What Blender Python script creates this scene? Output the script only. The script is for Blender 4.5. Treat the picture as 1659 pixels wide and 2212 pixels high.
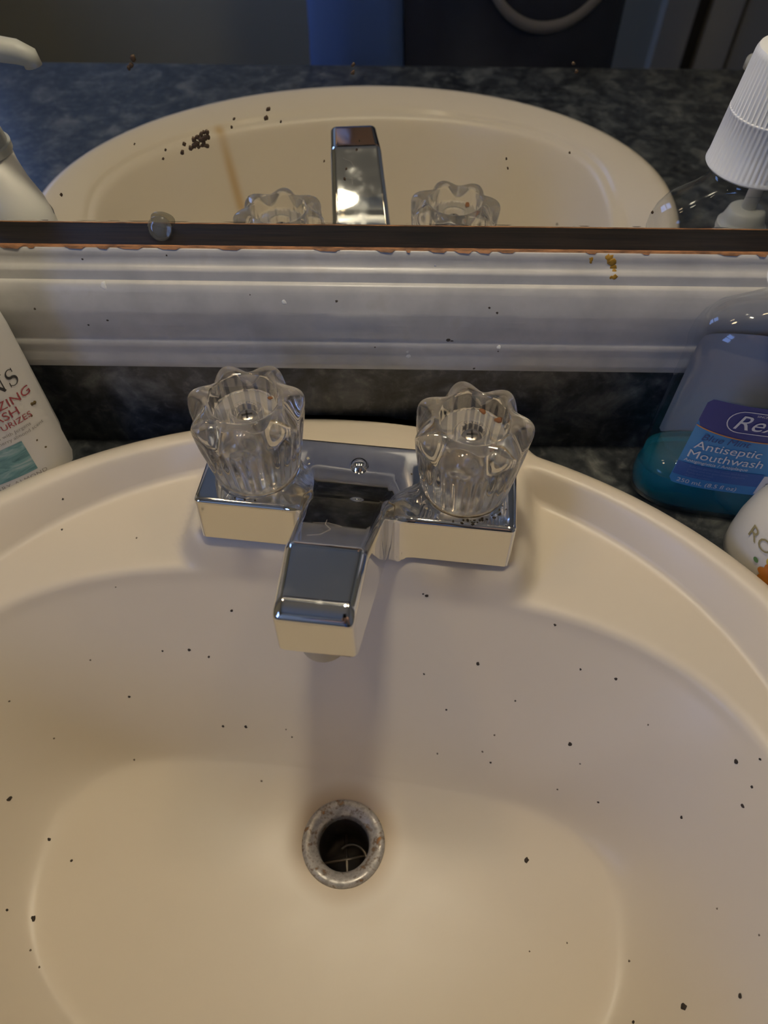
import bpy, bmesh, math, random
import numpy as np
from mathutils import Vector, Matrix
from mathutils.bvhtree import BVHTree

for o in list(bpy.data.objects):
    bpy.data.objects.remove(o)
S = bpy.context.scene
COL = S.collection
ZF = 0.85                      # floor to the working level used for all heights below
random.seed(7)

# ------------------------------------------------------------------ camera, world, exposure
FPX, PITCH, YAW, ROLL = 1521.88, math.radians(53.506), math.radians(-.446), math.radians(.3866)
CAM = np.array([0., -.3004, .31751])
fw = np.array([math.sin(YAW)*math.cos(PITCH), math.cos(YAW)*math.cos(PITCH), -math.sin(PITCH)])
r0 = np.array([math.cos(YAW), -math.sin(YAW), 0.])
u0 = np.cross(r0, fw)
cr = r0*math.cos(ROLL)+u0*math.sin(ROLL)
cu = -r0*math.sin(ROLL)+u0*math.cos(ROLL)
cam = bpy.data.cameras.new('camera'); camo = bpy.data.objects.new('camera', cam); COL.objects.link(camo)
M = Matrix(((cr[0], cu[0], -fw[0], CAM[0]), (cr[1], cu[1], -fw[1], CAM[1]), (cr[2], cu[2], -fw[2], CAM[2]+ZF), (0, 0, 0, 1)))
camo.matrix_world = M
cam.sensor_fit = 'HORIZONTAL'; cam.sensor_width = 36; cam.lens = FPX/1659*36
cam.clip_start = .01
cam.dof.use_dof = True; cam.dof.focus_distance = .335; cam.dof.aperture_fstop = 12
S.camera = camo

W = bpy.data.worlds.new('daylight'); S.world = W; W.use_nodes = True
W.node_tree.nodes['Background'].inputs[0].default_value = (.26, .43, 1., 1)
W.node_tree.nodes['Background'].inputs[1].default_value = 6.2
pl = bpy.data.lights.new('window_portal', 'AREA'); pl.shape = 'RECTANGLE'; pl.size = .75; pl.size_y = .85
pl.cycles.is_portal = True
po = bpy.data.objects.new('window_portal', pl); COL.objects.link(po)
po.location = (-1.06, -1.25, .72+ZF); po.rotation_euler = (math.radians(90), 0, math.radians(-90))
BULB_W = 135.0
S.view_settings.view_transform = 'Standard'; S.view_settings.look = 'None'
S.view_settings.gamma = 1; S.view_settings.use_curve_mapping = False
S.view_settings.exposure = 0.22
S.cycles.use_denoising = True
S.cycles.max_bounces = 14; S.cycles.transmission_bounces = 12; S.cycles.glossy_bounces = 8
S.cycles.transparent_max_bounces = 12
S.cycles.blur_glossy = .3
S.cycles.sample_clamp_indirect = 6

# ------------------------------------------------------------------ helpers
BASE = {}
def tag(o, label=None, cat=None, group=None, kind=None):
    if label: o['label'] = label
    if cat: o['category'] = cat
    if group: o['group'] = group
    if kind: o['kind'] = kind
    return o
def empty(name, loc, label=None, cat=None, group=None):
    o = bpy.data.objects.new(name, None); COL.objects.link(o)
    o.location = (loc[0], loc[1], loc[2]+ZF); o.empty_display_size = .02
    BASE[o.name] = np.array(loc, float)
    return tag(o, label, cat, group)
def obj(name, verts, faces, mat=None, parent=None, smooth=True, base=None, auto=None, normals=None):
    verts = np.array(verts, float).reshape(-1, 3)
    b = BASE[parent.name] if parent is not None else np.array(base if base is not None else (0, 0, 0), float)
    me = bpy.data.meshes.new(name)
    me.from_pydata([tuple(v) for v in (verts-b)], [], [tuple(f) for f in faces])
    me.validate(); me.update()
    if smooth:
        me.polygons.foreach_set('use_smooth', [True]*len(me.polygons))
        if auto is not None:
            me.set_sharp_from_angle(angle=math.radians(auto))
    if normals is not None:
        me.normals_split_custom_set_from_vertices([tuple(n) for n in normals])
    if mat is not None: me.materials.append(mat)
    o = bpy.data.objects.new(name, me); COL.objects.link(o)
    if parent is not None:
        o.parent = parent
    else:
        o.location = (b[0], b[1], b[2]+ZF)
    BASE[o.name] = b
    return o
class MB:
    def __init__(s): s.v = []; s.f = []
    def add(s, v, f):
        n = len(s.v); s.v += [tuple(p) for p in v]; s.f += [tuple(i+n for i in q) for q in f]; return s
    def box(s, x0, x1, y0, y1, z0, z1):
        v = [(x, y, z) for x in (x0, x1) for y in (y0, y1) for z in (z0, z1)]
        return s.add(v, [(0, 1, 3, 2), (4, 6, 7, 5), (0, 4, 5, 1), (2, 3, 7, 6), (0, 2, 6, 4), (1, 5, 7, 3)])
    def rings(s, R, close=True, cap0=False, cap1=False):
        n = len(R[0]); v = [p for r in R for p in r]; f = []
        for j in range(len(R)-1):
            for i in range(n if close else n-1):
                a, b = i, (i+1) % n
                f.append((j*n+a, j*n+b, (j+1)*n+b, (j+1)*n+a))
        if cap0: f.append(tuple(range(n))[::-1])
        if cap1: f.append(tuple((len(R)-1)*n+i for i in range(n)))
        return s.add(v, f)
    def lathe(s, prof, c=(0, 0, 0), n=48, cap0=True, cap1=True):
        R = [[(c[0]+r*math.cos(2*math.pi*i/n), c[1]+r*math.sin(2*math.pi*i/n), c[2]+z) for i in range(n)] for r, z in prof]
        return s.rings(R, True, cap0, cap1)
    def tube(s, pts, rad, n=12):
        pts = [Vector(p) for p in pts]; R = []
        rad = rad if hasattr(rad, '__len__') else [rad]*len(pts)
        for i, p in enumerate(pts):
            t = (pts[min(i+1, len(pts)-1)]-pts[max(i-1, 0)]).normalized()
            a = t.orthogonal().normalized() if i == 0 else (a - t*a.dot(t)).normalized()
            b = t.cross(a)
            R.append([tuple(p+rad[i]*(a*math.cos(2*math.pi*k/n)+b*math.sin(2*math.pi*k/n))) for k in range(n)])
        return s.rings(R, True, True, True)
    def build(s, name, mat=None, parent=None, **k): return obj(name, s.v, s.f, mat, parent, **k)
def bevel(o, w, seg=2, ang=35):
    m = o.modifiers.new('bevel', 'BEVEL'); m.width = w; m.segments = seg; m.limit_method = 'ANGLE'; m.angle_limit = math.radians(ang)
    return o
def smooth01(t): t = np.clip(t, 0, 1); return t*t*(3-2*t)
def pix_ray(px, py):
    d = fw*FPX+cr*(px-829.5)-cu*(py-1106); return CAM, d/np.linalg.norm(d)
def on_plane_y(px, py, Y):
    o, d = pix_ray(px, py); return o+d*((Y-o[1])/d[1])

# ------------------------------------------------------------------ materials
def mat(name, col=(.5, .5, .5), rough=.5, metal=0., **k):
    m = bpy.data.materials.new(name); m.use_nodes = True
    b = m.node_tree.nodes['Principled BSDF']
    b.inputs['Base Color'].default_value = (*col, 1); b.inputs['Roughness'].default_value = rough; b.inputs['Metallic'].default_value = metal
    for kk, vv in k.items(): b.inputs[kk.replace('_', ' ')].default_value = vv
    return m
def nodes(m): return m.node_tree.nodes, m.node_tree.links, m.node_tree.nodes['Principled BSDF']
def coords(m, scale=(1, 1, 1)):
    N, L, b = nodes(m)
    t = N.new('ShaderNodeTexCoord'); mp = N.new('ShaderNodeMapping'); mp.inputs['Scale'].default_value = scale
    L.new(t.outputs['Object'], mp.inputs['Vector']); return mp.outputs['Vector']
def noise(m, vec, scale, detail=4, rough=.55, dist=0.):
    N, L, b = nodes(m); n = N.new('ShaderNodeTexNoise')
    n.inputs['Scale'].default_value = scale; n.inputs['Detail'].default_value = detail
    n.inputs['Roughness'].default_value = rough; n.inputs['Distortion'].default_value = dist
    L.new(vec, n.inputs['Vector']); return n.outputs['Fac']
def ramp(m, fac, stops):
    N, L, b = nodes(m); r = N.new('ShaderNodeValToRGB'); e = r.color_ramp.elements
    while len(e) < len(stops): e.new(.5)
    for el, (p, c) in zip(e, stops): el.position = p; el.color = (*c, 1)
    L.new(fac, r.inputs['Fac']); return r.outputs['Color']
def mix(m, fac, a, b_, typ='MIX'):
    N, L, b = nodes(m); x = N.new('ShaderNodeMix'); x.data_type = 'RGBA'; x.blend_type = typ
    for s, v in ((x.inputs[0], fac), (x.inputs[6], a), (x.inputs[7], b_)):
        if isinstance(v, bpy.types.NodeSocket): L.new(v, s)
        else: s.default_value = v if not isinstance(v, tuple) else (*v, 1)
    return x.outputs[2]
def setc(m, c, inp='Base Color'):
    N, L, b = nodes(m); L.new(c, b.inputs[inp])
def bump(m, h, strength, dist=.001):
    N, L, b = nodes(m); bp = N.new('ShaderNodeBump'); bp.inputs['Strength'].default_value = strength; bp.inputs['Distance'].default_value = dist
    L.new(h, bp.inputs['Height']); L.new(bp.outputs['Normal'], b.inputs['Normal'])

def thin_clear(name, tint, cloud=0., cloud_col=(.8, .8, .8), rough=.06):
    """thin clear plastic: lets light straight through, reflects at grazing angles, may carry a cloudy share"""
    m = bpy.data.materials.new(name); m.use_nodes = True; N = m.node_tree.nodes; L = m.node_tree.links; N.clear()
    t_ = N.new('ShaderNodeBsdfTransparent'); t_.inputs[0].default_value = (*tint, 1); base_ = t_.outputs[0]
    if cloud:
        d_ = N.new('ShaderNodeBsdfDiffuse'); d_.inputs[0].default_value = (*cloud_col, 1); y_ = N.new('ShaderNodeMixShader'); y_.inputs[0].default_value = cloud
        L.new(base_, y_.inputs[1]); L.new(d_.outputs[0], y_.inputs[2]); base_ = y_.outputs[0]
    g_ = N.new('ShaderNodeBsdfGlossy'); g_.inputs['Roughness'].default_value = rough; g_.inputs['Color'].default_value = (.9, .92, .95, 1)
    lw = N.new('ShaderNodeLayerWeight'); lw.inputs['Blend'].default_value = .5
    pw = N.new('ShaderNodeMath'); pw.operation = 'POWER'; pw.inputs[1].default_value = 4.; L.new(lw.outputs['Facing'], pw.inputs[0])
    ad = N.new('ShaderNodeMath'); ad.operation = 'MULTIPLY_ADD'; ad.inputs[1].default_value = .6; ad.inputs[2].default_value = .045; L.new(pw.outputs[0], ad.inputs[0])
    x_ = N.new('ShaderNodeMixShader'); o_ = N.new('ShaderNodeOutputMaterial')
    L.new(ad.outputs[0], x_.inputs[0]); L.new(base_, x_.inputs[1]); L.new(g_.outputs[0], x_.inputs[2]); L.new(x_.outputs[0], o_.inputs[0]); return m
def acrylic(name, rough, clear, cloud):
    m = mat(name, (.97, .97, .96), rough, 0, IOR=1.47, Transmission_Weight=1.); N, L, b = nodes(m)
    t_ = N.new('ShaderNodeBsdfTransparent'); x_ = N.new('ShaderNodeMixShader'); x_.inputs[0].default_value = clear
    L.new(b.outputs[0], x_.inputs[1]); L.new(t_.outputs[0], x_.inputs[2]); out = x_.outputs[0]
    if cloud:
        d_ = N.new('ShaderNodeBsdfDiffuse'); d_.inputs[0].default_value = (.82, .81, .78, 1); tl_ = N.new('ShaderNodeBsdfTranslucent'); tl_.inputs[0].default_value = (.82, .81, .78, 1)
        a_ = N.new('ShaderNodeMixShader'); L.new(d_.outputs[0], a_.inputs[1]); L.new(tl_.outputs[0], a_.inputs[2])
        y_ = N.new('ShaderNodeMixShader'); y_.inputs[0].default_value = cloud; L.new(out, y_.inputs[1]); L.new(a_.outputs[0], y_.inputs[2]); out = y_.outputs[0]
    L.new(out, N['Material Output'].inputs[0]); return m
M_sink = mat('sink_enamel', (.68, .56, .43), .16, IOR=1.5, Specular_IOR_Level=.4)
v = coords(M_sink); n1 = noise(M_sink, v, 14, 5); n2 = noise(M_sink, v, 60, 3)
c = ramp(M_sink, n1, [(.35, (.672, .602, .484)), (.62, (.682, .612, .494)), (.8, (.676, .596, .472))])
setc(M_sink, c)
setc(M_sink, ramp(M_sink, n2, [(.3, (.33, .33, .33)), (.75, (.38, .38, .38))]), 'Roughness')

M_chrome = mat('chrome', (.78, .78, .77), .05, 1.)
v = coords(M_chrome); n1 = noise(M_chrome, v, 90, 5)
setc(M_chrome, ramp(M_chrome, n1, [(.45, (.03, .03, .03)), (.6, (.06, .06, .06)), (.78, (.22, .22, .22))]), 'Roughness')
M_steel = mat('screw_steel', (.6, .57, .52), .25, 1.)
M_dark = mat('dark_recess', (.01, .01, .01), .6)
M_acrylic = acrylic('clear_acrylic', .02, .22, 0)
M_frost = acrylic('frosted_acrylic', .16, .35, .10)
M_scale = mat('limescale', (.55, .43, .22), .7)
v = coords(M_scale); setc(M_scale, ramp(M_scale, noise(M_scale, v, 300, 4), [(.4, (.5, .42, .28)), (.6, (.28, .19, .08)), (.75, (.08, .06, .03))]))

def laminate(name):
    m = mat(name, (.04, .045, .05), .32)
    v = coords(m); a = noise(m, v, 38, 6, .6, .6); b = noise(m, v, 130, 5, .65, .4)
    c1 = ramp(m, a, [(.38, (.010, .012, .016)), (.50, (.034, .040, .046)), (.60, (.11, .12, .12)), (.72, (.24, .245, .23))])
    c2 = ramp(m, b, [(.40, (.010, .012, .016)), (.56, (.06, .066, .07)), (.70, (.22, .225, .215))])
    setc(m, mix(m, .42, c1, c2)); return m
M_lam = laminate('slate_laminate')
M_paint = mat('frame_paint', (.56, .56, .54), .34)
v = coords(M_paint, (1, 14, 14)); n1 = noise(M_paint, v, 22, 5); v2 = coords(M_paint)
setc(M_paint, ramp(M_paint, noise(M_paint, v2, 55, 5), [(.3, (.37, .375, .37)), (.6, (.45, .455, .445)), (.82, (.38, .365, .33))]))
bump(M_paint, n1, .25, .0006)
M_lip = mat('dark_stained_wood', (.028, .018, .014), .6, Specular_IOR_Level=.25)
v = coords(M_lip, (1, 30, 30)); setc(M_lip, ramp(M_lip, noise(M_lip, v, 30, 5), [(.4, (.006, .005, .005)), (.7, (.020, .013, .010))]))
M_raw = mat('bare_wood', (.3, .14, .05), .7)
v = coords(M_raw, (1, 4, 4)); setc(M_raw, ramp(M_raw, noise(M_raw, v, 120, 5), [(.35, (.10, .045, .018)), (.6, (.30, .14, .055))]))
M_mirror = mat('mirror_silver', (.82, .84, .82), .0, 1.)
M_wall = mat('wall_paint', (.44, .425, .345), .85)
v = coords(M_wall); bump(M_wall, noise(M_wall, v, 180, 3), .15, .002)
M_trim = mat('door_trim', (.48, .43, .34), .55)
M_gap = mat('door_gap', (.06, .05, .04), .7)
M_ceil = mat('ceiling_paint', (.32, .31, .27), .9)
M_floor = mat('floor_vinyl', (.25, .22, .18), .45)
v = coords(M_floor); setc(M_floor, ramp(M_floor, noise(M_floor, v, 8, 5), [(.3, (.2, .17, .14)), (.7, (.3, .27, .22))]))
M_cab = mat('cabinet_wood', (.24, .15, .08), .4)

# ------------------------------------------------------------------ the room
def struct(name, mb, m, parent=None, **k):
    o = mb.build(name, m, parent, smooth=False, **k)
    if parent is None: o['kind'] = 'structure'
    return o
X0, X1, Y1, YB, ZFL, ZC = -1.05, 1.25, .012, -1.75, -ZF, 1.55
struct('floor', MB().box(X0-.1, X1+.1, YB-.1, Y1+.1, ZFL-.05, ZFL), M_floor)
struct('ceiling', MB().box(X0-.1, X1+.1, YB-.1, Y1+.1, ZC, ZC+.05), M_ceil)
struct('wall_back', MB().box(X0-.1, X1+.1, Y1, Y1+.1, ZFL, ZC), M_wall)
struct('wall_right', MB().box(X1, X1+.1, YB, Y1, ZFL, ZC), M_wall)
struct('wall_front', MB().box(X0-.1, X1+.1, YB-.1, YB, ZFL, ZC), M_wall)
wy0, wy1, wz0, wz1 = -1.6, -.9, .32, 1.12
wl = MB()
wl.box(X0-.1, X0, YB, wy0, ZFL, ZC); wl.box(X0-.1, X0, wy1, Y1, ZFL, ZC)
wl.box(X0-.1, X0, wy0, wy1, ZFL, wz0); wl.box(X0-.1, X0, wy0, wy1, wz1, ZC)
struct('wall_left', wl, M_wall)
wf = MB(); t = .04
wf.box(X0-.08, X0+.012, wy0-.05, wy0+t, wz0-.05, wz1+.05); wf.box(X0-.08, X0+.012, wy1-t, wy1+.05, wz0-.05, wz1+.05)
wf.box(X0-.08, X0+.012, wy0+t, wy1-t, wz0-.05, wz0+t); wf.box(X0-.08, X0+.012, wy0+t, wy1-t, wz1-t, wz1+.05)
win = struct('window_1', wf, M_trim)
mm = MB().box(X0-.06, X0-.03, wy0+t, wy1-t, (wz0+wz1)/2-.018, (wz0+wz1)/2+.018).build('meeting_rail', M_trim, win, smooth=False)
# door with casing in the wall behind the photographer
dx = .735
dr = MB().box(.86, 1.16, YB, YB+.03, ZFL, 1.2)
door = struct('door_1', dr, M_trim)
MB().box(.66, .735, YB, YB+.045, ZFL, 1.26).build('casing', M_trim, door, smooth=False)
MB().box(.735, .775, YB, YB+.012, ZFL, 1.2).build('door_gap', M_gap, door, smooth=False)
MB().box(.775, .85, YB, YB+.035, ZFL, 1.2).build('door_stile', M_trim, door, smooth=False)
MB().box(.85, .86, YB, YB+.01, ZFL, 1.2).build('door_gap', M_gap, door, smooth=False)

# ------------------------------------------------------------------ sink (curves in sink-local metres)
SC = np.array([-.0267, -.2155]); ST = math.radians(-6.6)
ex = np.array([math.cos(ST), math.sin(ST)]); ey = np.array([-math.sin(ST), math.cos(ST)])
def s2w(p): p = np.asarray(p, float); return SC + p[..., :1]*ex + p[..., 1:2]*ey
ZCT = .003                     # counter top
def sup(cx, cy, a, bb, bf, nb, nf, th, o=(0., -.012)):
    """distance from o along th to a super-ellipse with own back (bb) and front (bf) depths and exponents"""
    d = np.stack([np.cos(th), np.sin(th)], -1); lo = np.zeros_like(th); hi = np.full_like(th, .5)
    for _ in range(40):
        m = (lo+hi)/2; x = o[0]+d[..., 0]*m-cx; y = o[1]+d[..., 1]*m-cy
        b = np.where(y > 0, bb, bf); n = np.where(y > 0, nb, nf)
        q = (np.abs(x)/a)**n+(np.abs(y)/b)**n
        ins = q < 1; lo = np.where(ins, m, lo); hi = np.where(ins, hi, m)
    return lo
NT = 384
th = np.linspace(0, 2*np.pi, NT, endpoint=False)
O = np.array([0., -.012])
def rays(R): return np.stack([O[0]+np.cos(th)*R, O[1]+np.sin(th)*R], -1)
R_out = sup(0, 0, .2495, .1995, .1995, 2, 2, th)
R_cre = sup(0, 0, .2120, .1800, .166, 2.05, 2, th)
R_bow = sup(0, -.026, .2050, .1285, .130, 2.75, 2.05, th)
R_flo = sup(0, -.030, .1480, .0640, .088, 3.2, 2.2, th)
back = smooth01((np.sin(th)+.25)/.6)                # 1 at the back ledge, 0 at the front
z_cre = .0195*(1-back)+.0085*back
z_edge = .0165*(1-back)+.0070*back
RG = []                                               # rings: (radius array, z array)
def ring(R, z): RG.append((R, z*np.ones_like(th)))
ring(R_out-.012, ZCT-.004); ring(R_out-.002, ZCT-.001); ring(R_out-.0004, ZCT+.004); ring(R_out, .013); ring(R_out-.0006, .0175); ring(R_out-.0020, .0215)
ring(R_out-.0045, .0248); ring(R_out-.0080, .0265); ring(R_out-.0115, .0268); ring(R_out-.0145, .0258)
# inner slope of the rim down to the crease
Ra = R_out-.0145
for k in range(1, 9):
    u = k/8; f = u**1.15
    z = .0258+(z_cre-.0258)*u**1.25
    ring(Ra+(np.maximum(R_cre, R_bow+.006)-Ra)*u, z)
# ledge
Rb = RG[-1][0].copy()
for k in range(1, 13):
    u = k/12; ring(Rb+(R_bow+.004-Rb)*u, z_cre+(z_edge-z_cre)*u)
# rounded edge into the bowl, then wall, then floor
ring(R_bow+.0015, z_edge-.0005); ring(R_bow-.0005, z_edge-.0016); ring(R_bow-.0020, z_edge-.0034); ring(R_bow-.0032, z_edge-.0058)
Rc = RG[-1][0]; zc = RG[-1][1]
z_flo = -.0885-.004*(1-back)
NW = 30
for k in range(1, NW+1):
    u = k/NW; bk2 = smooth01((np.sin(th)+.02)/.45); f = 1-(1-u)**(1.12*bk2+1.8*(1-bk2))
    ring(Rc+(R_flo-Rc)*u, zc+(z_flo-zc)*f)
# drain centre
DR = np.array([.0052, -.0007]); RD = .0205; ZDR = -.1005
PF = rays(R_flo)
rings_xy = [rays(R) for R, z in RG]; rings_z = [z for R, z in RG]
dd = DR+RD*np.stack([np.cos(th), np.sin(th)], -1)
NF = 22
for k in range(1, NF+1):
    u = k/NF
    zz = z_flo+(ZDR-z_flo)*u
    rings_xy.append(PF+(dd-PF)*u); rings_z.append(zz)
XY = np.array(rings_xy); ZZ = np.array(rings_z)
# soften the ring-to-ring profile
for _ in range(3):
    q = ZZ.copy(); q[37:-2] = .25*ZZ[36:-3]+.5*ZZ[37:-2]+.25*ZZ[38:-1]; ZZ = q
# raised faucet pad
px, py = XY[..., 0], XY[..., 1]
FCX, FCY = -.0029, .1345
qx = np.abs(px-FCX)-(.0885-.010); qy = np.maximum((.1035+.010)-py, 0)
dpad = np.hypot(np.maximum(qx, 0), qy)-.010
mask = smooth01(.5-dpad/.012)
ZP = .0262
ZZ = np.where(ZZ < ZP, ZZ+mask*(ZP-ZZ), ZZ)
P3 = np.concatenate([s2w(XY), ZZ[..., None]], -1)
sink_e = empty('sink', (SC[0], SC[1], ZCT), 'oval bone coloured drop-in sink basin with a chrome drain and dark specks', 'sink')
sb = MB().rings([[tuple(p) for p in r] for r in P3])
sb.f = [f[::-1] for f in sb.f]
basin = sb.build('basin', M_sink, sink_e)
BV = BVHTree.FromPolygons([Vector(p) for p in sb.v], sb.f)
# a rust streak down the front wall of the bowl and a brown halo round the drain
def mirror_hit(px_, py_):
    o, d = pix_ray(px_, py_); t_ = -o[1]/d[1]; p = o+d*t_; d2 = np.array([d[0], -d[1], d[2]])
    return BV.ray_cast(Vector(p), Vector(d2))[0]
def seg_dist(m, A, B):
    N, L, b = nodes(m); tc = N.new('ShaderNodeTexCoord')
    def vm(op, *ins):
        n_ = N.new('ShaderNodeVectorMath'); n_.operation = op
        for i_, v_ in enumerate(ins):
            if isinstance(v_, bpy.types.NodeSocket): L.new(v_, n_.inputs[i_])
            else: n_.inputs[i_].default_value = v_
        return n_
    ab = Vector(B)-Vector(A); pa = vm('SUBTRACT', tc.outputs['Object'], tuple(A))
    dt = vm('DOT_PRODUCT', pa.outputs[0], tuple(ab/ab.length_squared)) if ab.length > 0 else None
    cl = N.new('ShaderNodeClamp'); L.new(dt.outputs['Value'], cl.inputs[0])
    pr = N.new('ShaderNodeVectorMath'); pr.operation = 'SCALE'; pr.inputs[0].default_value = tuple(ab); L.new(cl.outputs[0], pr.inputs['Scale'])
    return vm('LENGTH', vm('SUBTRACT', pa.outputs[0], pr.outputs[0]).outputs[0]).outputs['Value']
def stain(m, dist, r0, r1, col, amount):
    N, L, b = nodes(m)
    mr = N.new('ShaderNodeMapRange'); mr.interpolation_type = 'SMOOTHSTEP'
    mr.inputs['From Min'].default_value = r0; mr.inputs['From Max'].default_value = r1; mr.inputs['To Min'].default_value = amount; mr.inputs['To Max'].default_value = 0
    L.new(dist, mr.inputs['Value']); cur = b.inputs['Base Color'].links[0].from_socket
    setc(m, mix(m, mr.outputs[0], cur, col))
off_s = Vector((SC[0], SC[1], ZCT))
pA, pB = mirror_hit(474, 282), mirror_hit(520, 445)
if pA and pB: stain(M_sink, seg_dist(M_sink, pA-off_s, pB-off_s), .0006, .0075, (.50, .33, .14), .75)
dwl = s2w(DR[None])[0]
pD = Vector((dwl[0], dwl[1], ZDR))-off_s
stain(M_sink, seg_dist(M_sink, pD, pD+Vector((0, 0, .002))), .0225, .034, (.42, .30, .16), .6)
# drain flange with tail pipe and cross bars
dw = s2w(DR[None])[0]
M_drain = mat('corroded_chrome', (.42, .41, .40), .4, .45)
v = coords(M_drain); n1 = noise(M_drain, v, 260, 5, .6); n2 = noise(M_drain, v, 120, 4)
c1 = ramp(M_drain, n1, [(.35, (.34, .33, .31)), (.5, (.5, .49, .47)), (.62, (.23, .19, .15)), (.72, (.36, .16, .04))])
setc(M_drain, c1); setc(M_drain, ramp(M_drain, n2, [(.4, (.28, .28, .28)), (.65, (.75, .75, .75))]), 'Roughness')
M_pipe = mat('drain_pipe', (.16, .15, .14), .35, .8)
dz = ZDR
fl = MB().lathe([(.0185, dz-.004), (.0222, dz-.0035), (.0229, dz-.0008), (.0226, dz+.0010), (.0214, dz+.0020), (.0196, dz+.0021), (.0176, dz+.0014), (.0158, dz+.0002), (.0147, dz-.0008), (.0142, dz-.0016), (.0140, dz-.0030), (.0139, dz-.0085)], (dw[0], dw[1], 0), 72, False, False)
flange = fl.build('drain_flange', M_drain, sink_e)
MB().lathe([(.0140, dz-.0078), (.0136, dz-.012), (.0136, dz-.075), (.004, dz-.076)], (dw[0], dw[1], 0), 48, False, True).build('drain_pipe', M_pipe, sink_e)
cb = MB()
for a, zz in ((math.radians(10), dz-.046), (math.radians(95), dz-.0462)):
    d = np.array([math.cos(a), math.sin(a)])*.0136
    cb.tube([(dw[0]-d[0], dw[1]-d[1], zz), (dw[0]+d[0], dw[1]+d[1], zz)], .0011, 8)
cb.build('strainer_cross', mat('strainer', (.45, .42, .38), .35, .9), sink_e)
rg = MB(); n = 40
rg.tube([(dw[0]+.0030+.009*math.cos(math.radians(-15+150*i/n)), dw[1]-.001+.009*math.sin(math.radians(-15+150*i/n)), dz-.0445) for i in range(n+1)], .0009, 6)
rg.build('strainer_arc', mat('strainer_wire', (.45, .42, .38), .35, .9), sink_e)
# dirt specks lying on the basin, each one a small flattened crumb
def crumb(mb, loc, nrm, r, elong=1., h=.35):
    nrm = Vector(nrm); a = nrm.orthogonal().normalized(); b = nrm.cross(a); ang = random.random()*6.28
    a, b = a*math.cos(ang)+b*math.sin(ang), b*math.cos(ang)-a*math.sin(ang)
    n = 9; vs = []; loc = Vector(loc)
    rr = [r*(.7+.5*random.random()) for _ in range(n)]
    for k, (s, hh) in enumerate(((1., -.15), (.85, h*.7), (.35, h))):
        vs.append([tuple(loc+a*elong*rr[i]*s*math.cos(2*math.pi*i/n)+b*rr[i]*s*math.sin(2*math.pi*i/n)+nrm*r*hh) for i in range(n)])
    mb.rings(vs, True, True, True)
SPK = [(1477, 2175, 7), (1599, 2152, 4.5), (1137, 1858, 5.5), (1604, 1741, 4), (1590, 1645, 4.5), (1642, 1640, 3), (1624, 1700, 3), (1231, 1607, 4.5), (1199, 1350, 3.5), (1032, 1434, 4), (914, 1283, 3), (922, 1287, 4),
       (1113, 1514, 2.8), (1472, 1766, 3.4), (1330, 1467, 3.5), (1254, 1446, 3), (1292, 1733, 2.8), (1060, 1647, 2.6), (1042, 1624, 2.4), (945, 1628, 2.4), (964, 1533, 2.6), (916, 1456, 2.6), (1204, 1705, 2.2), (1549, 1963, 2.2), (1359, 2076, 2.4), (1144, 2055, 2),
       (1225, 2037, 2), (1368, 2208, 3), (1640, 2020, 2.2), (1400, 1566, 2.2), (1068, 1588, 2.4), (1253, 1650, 2.2), (500, 1319, 3.2), (409, 1404, 3.6), (351, 1406, 2.6), (451, 1419, 3), (279, 1505, 3.2), (482, 1569, 3.2), (531, 1570, 3.4), (631, 1592, 2.4), (618, 1576, 2),
       (20, 1726, 4.5), (106, 1813, 3.6), (154, 1859, 3), (72, 1984, 4.5), (15, 1966, 2.6), (66, 2052, 2.4), (85, 2089, 2.2), (195, 1426, 2.2), (117, 1595, 2.4), (20, 1515, 2.4), (290, 1641, 2.4), (565, 1687, 2.4), (134, 1144, 2.6), (136, 1078, 2.6), (295, 1162, 2.4), (250, 1268, 2)]
sp = MB(); sp2 = MB()
for x, y, r in SPK:
    o, d = pix_ray(x, y); h = BV.ray_cast(Vector(o), Vector(d))
    if h[0] is None: continue
    k = h[3]/FPX*.92
    crumb(sp if r > 2.5 else sp2, h[0], -h[1] if h[1].z < 0 else h[1], r*k, 1.25 if r > 3 else 1.)
so = sp.build('dirt_specks', mat('dirt', (.035, .026, .018), .8), sink_e); so['kind'] = 'stuff'
so = sp2.build('faint_specks', mat('faint_dirt', (.16, .125, .09), .8), sink_e); so['kind'] = 'stuff'

# ------------------------------------------------------------------ counter top (with cut-out), backsplash, cabinet
YBS, CF = -.0165, -.512
n = 192
tt = np.linspace(0, 2*np.pi, n, endpoint=False)
ell = s2w(np.stack([np.cos(tt)*.236, np.sin(tt)*.186], -1))
outer = []
for x, y in ell:
    d = np.array([x, y])-SC
    k = min(((X1-SC[0])/d[0] if d[0] > 0 else (X0-SC[0])/d[0]) if abs(d[0]) > 1e-6 else 1e9, ((YBS-SC[1])/d[1] if d[1] > 0 else (CF-SC[1])/d[1]) if abs(d[1]) > 1e-6 else 1e9)
    outer.append(SC+d*k)
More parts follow.
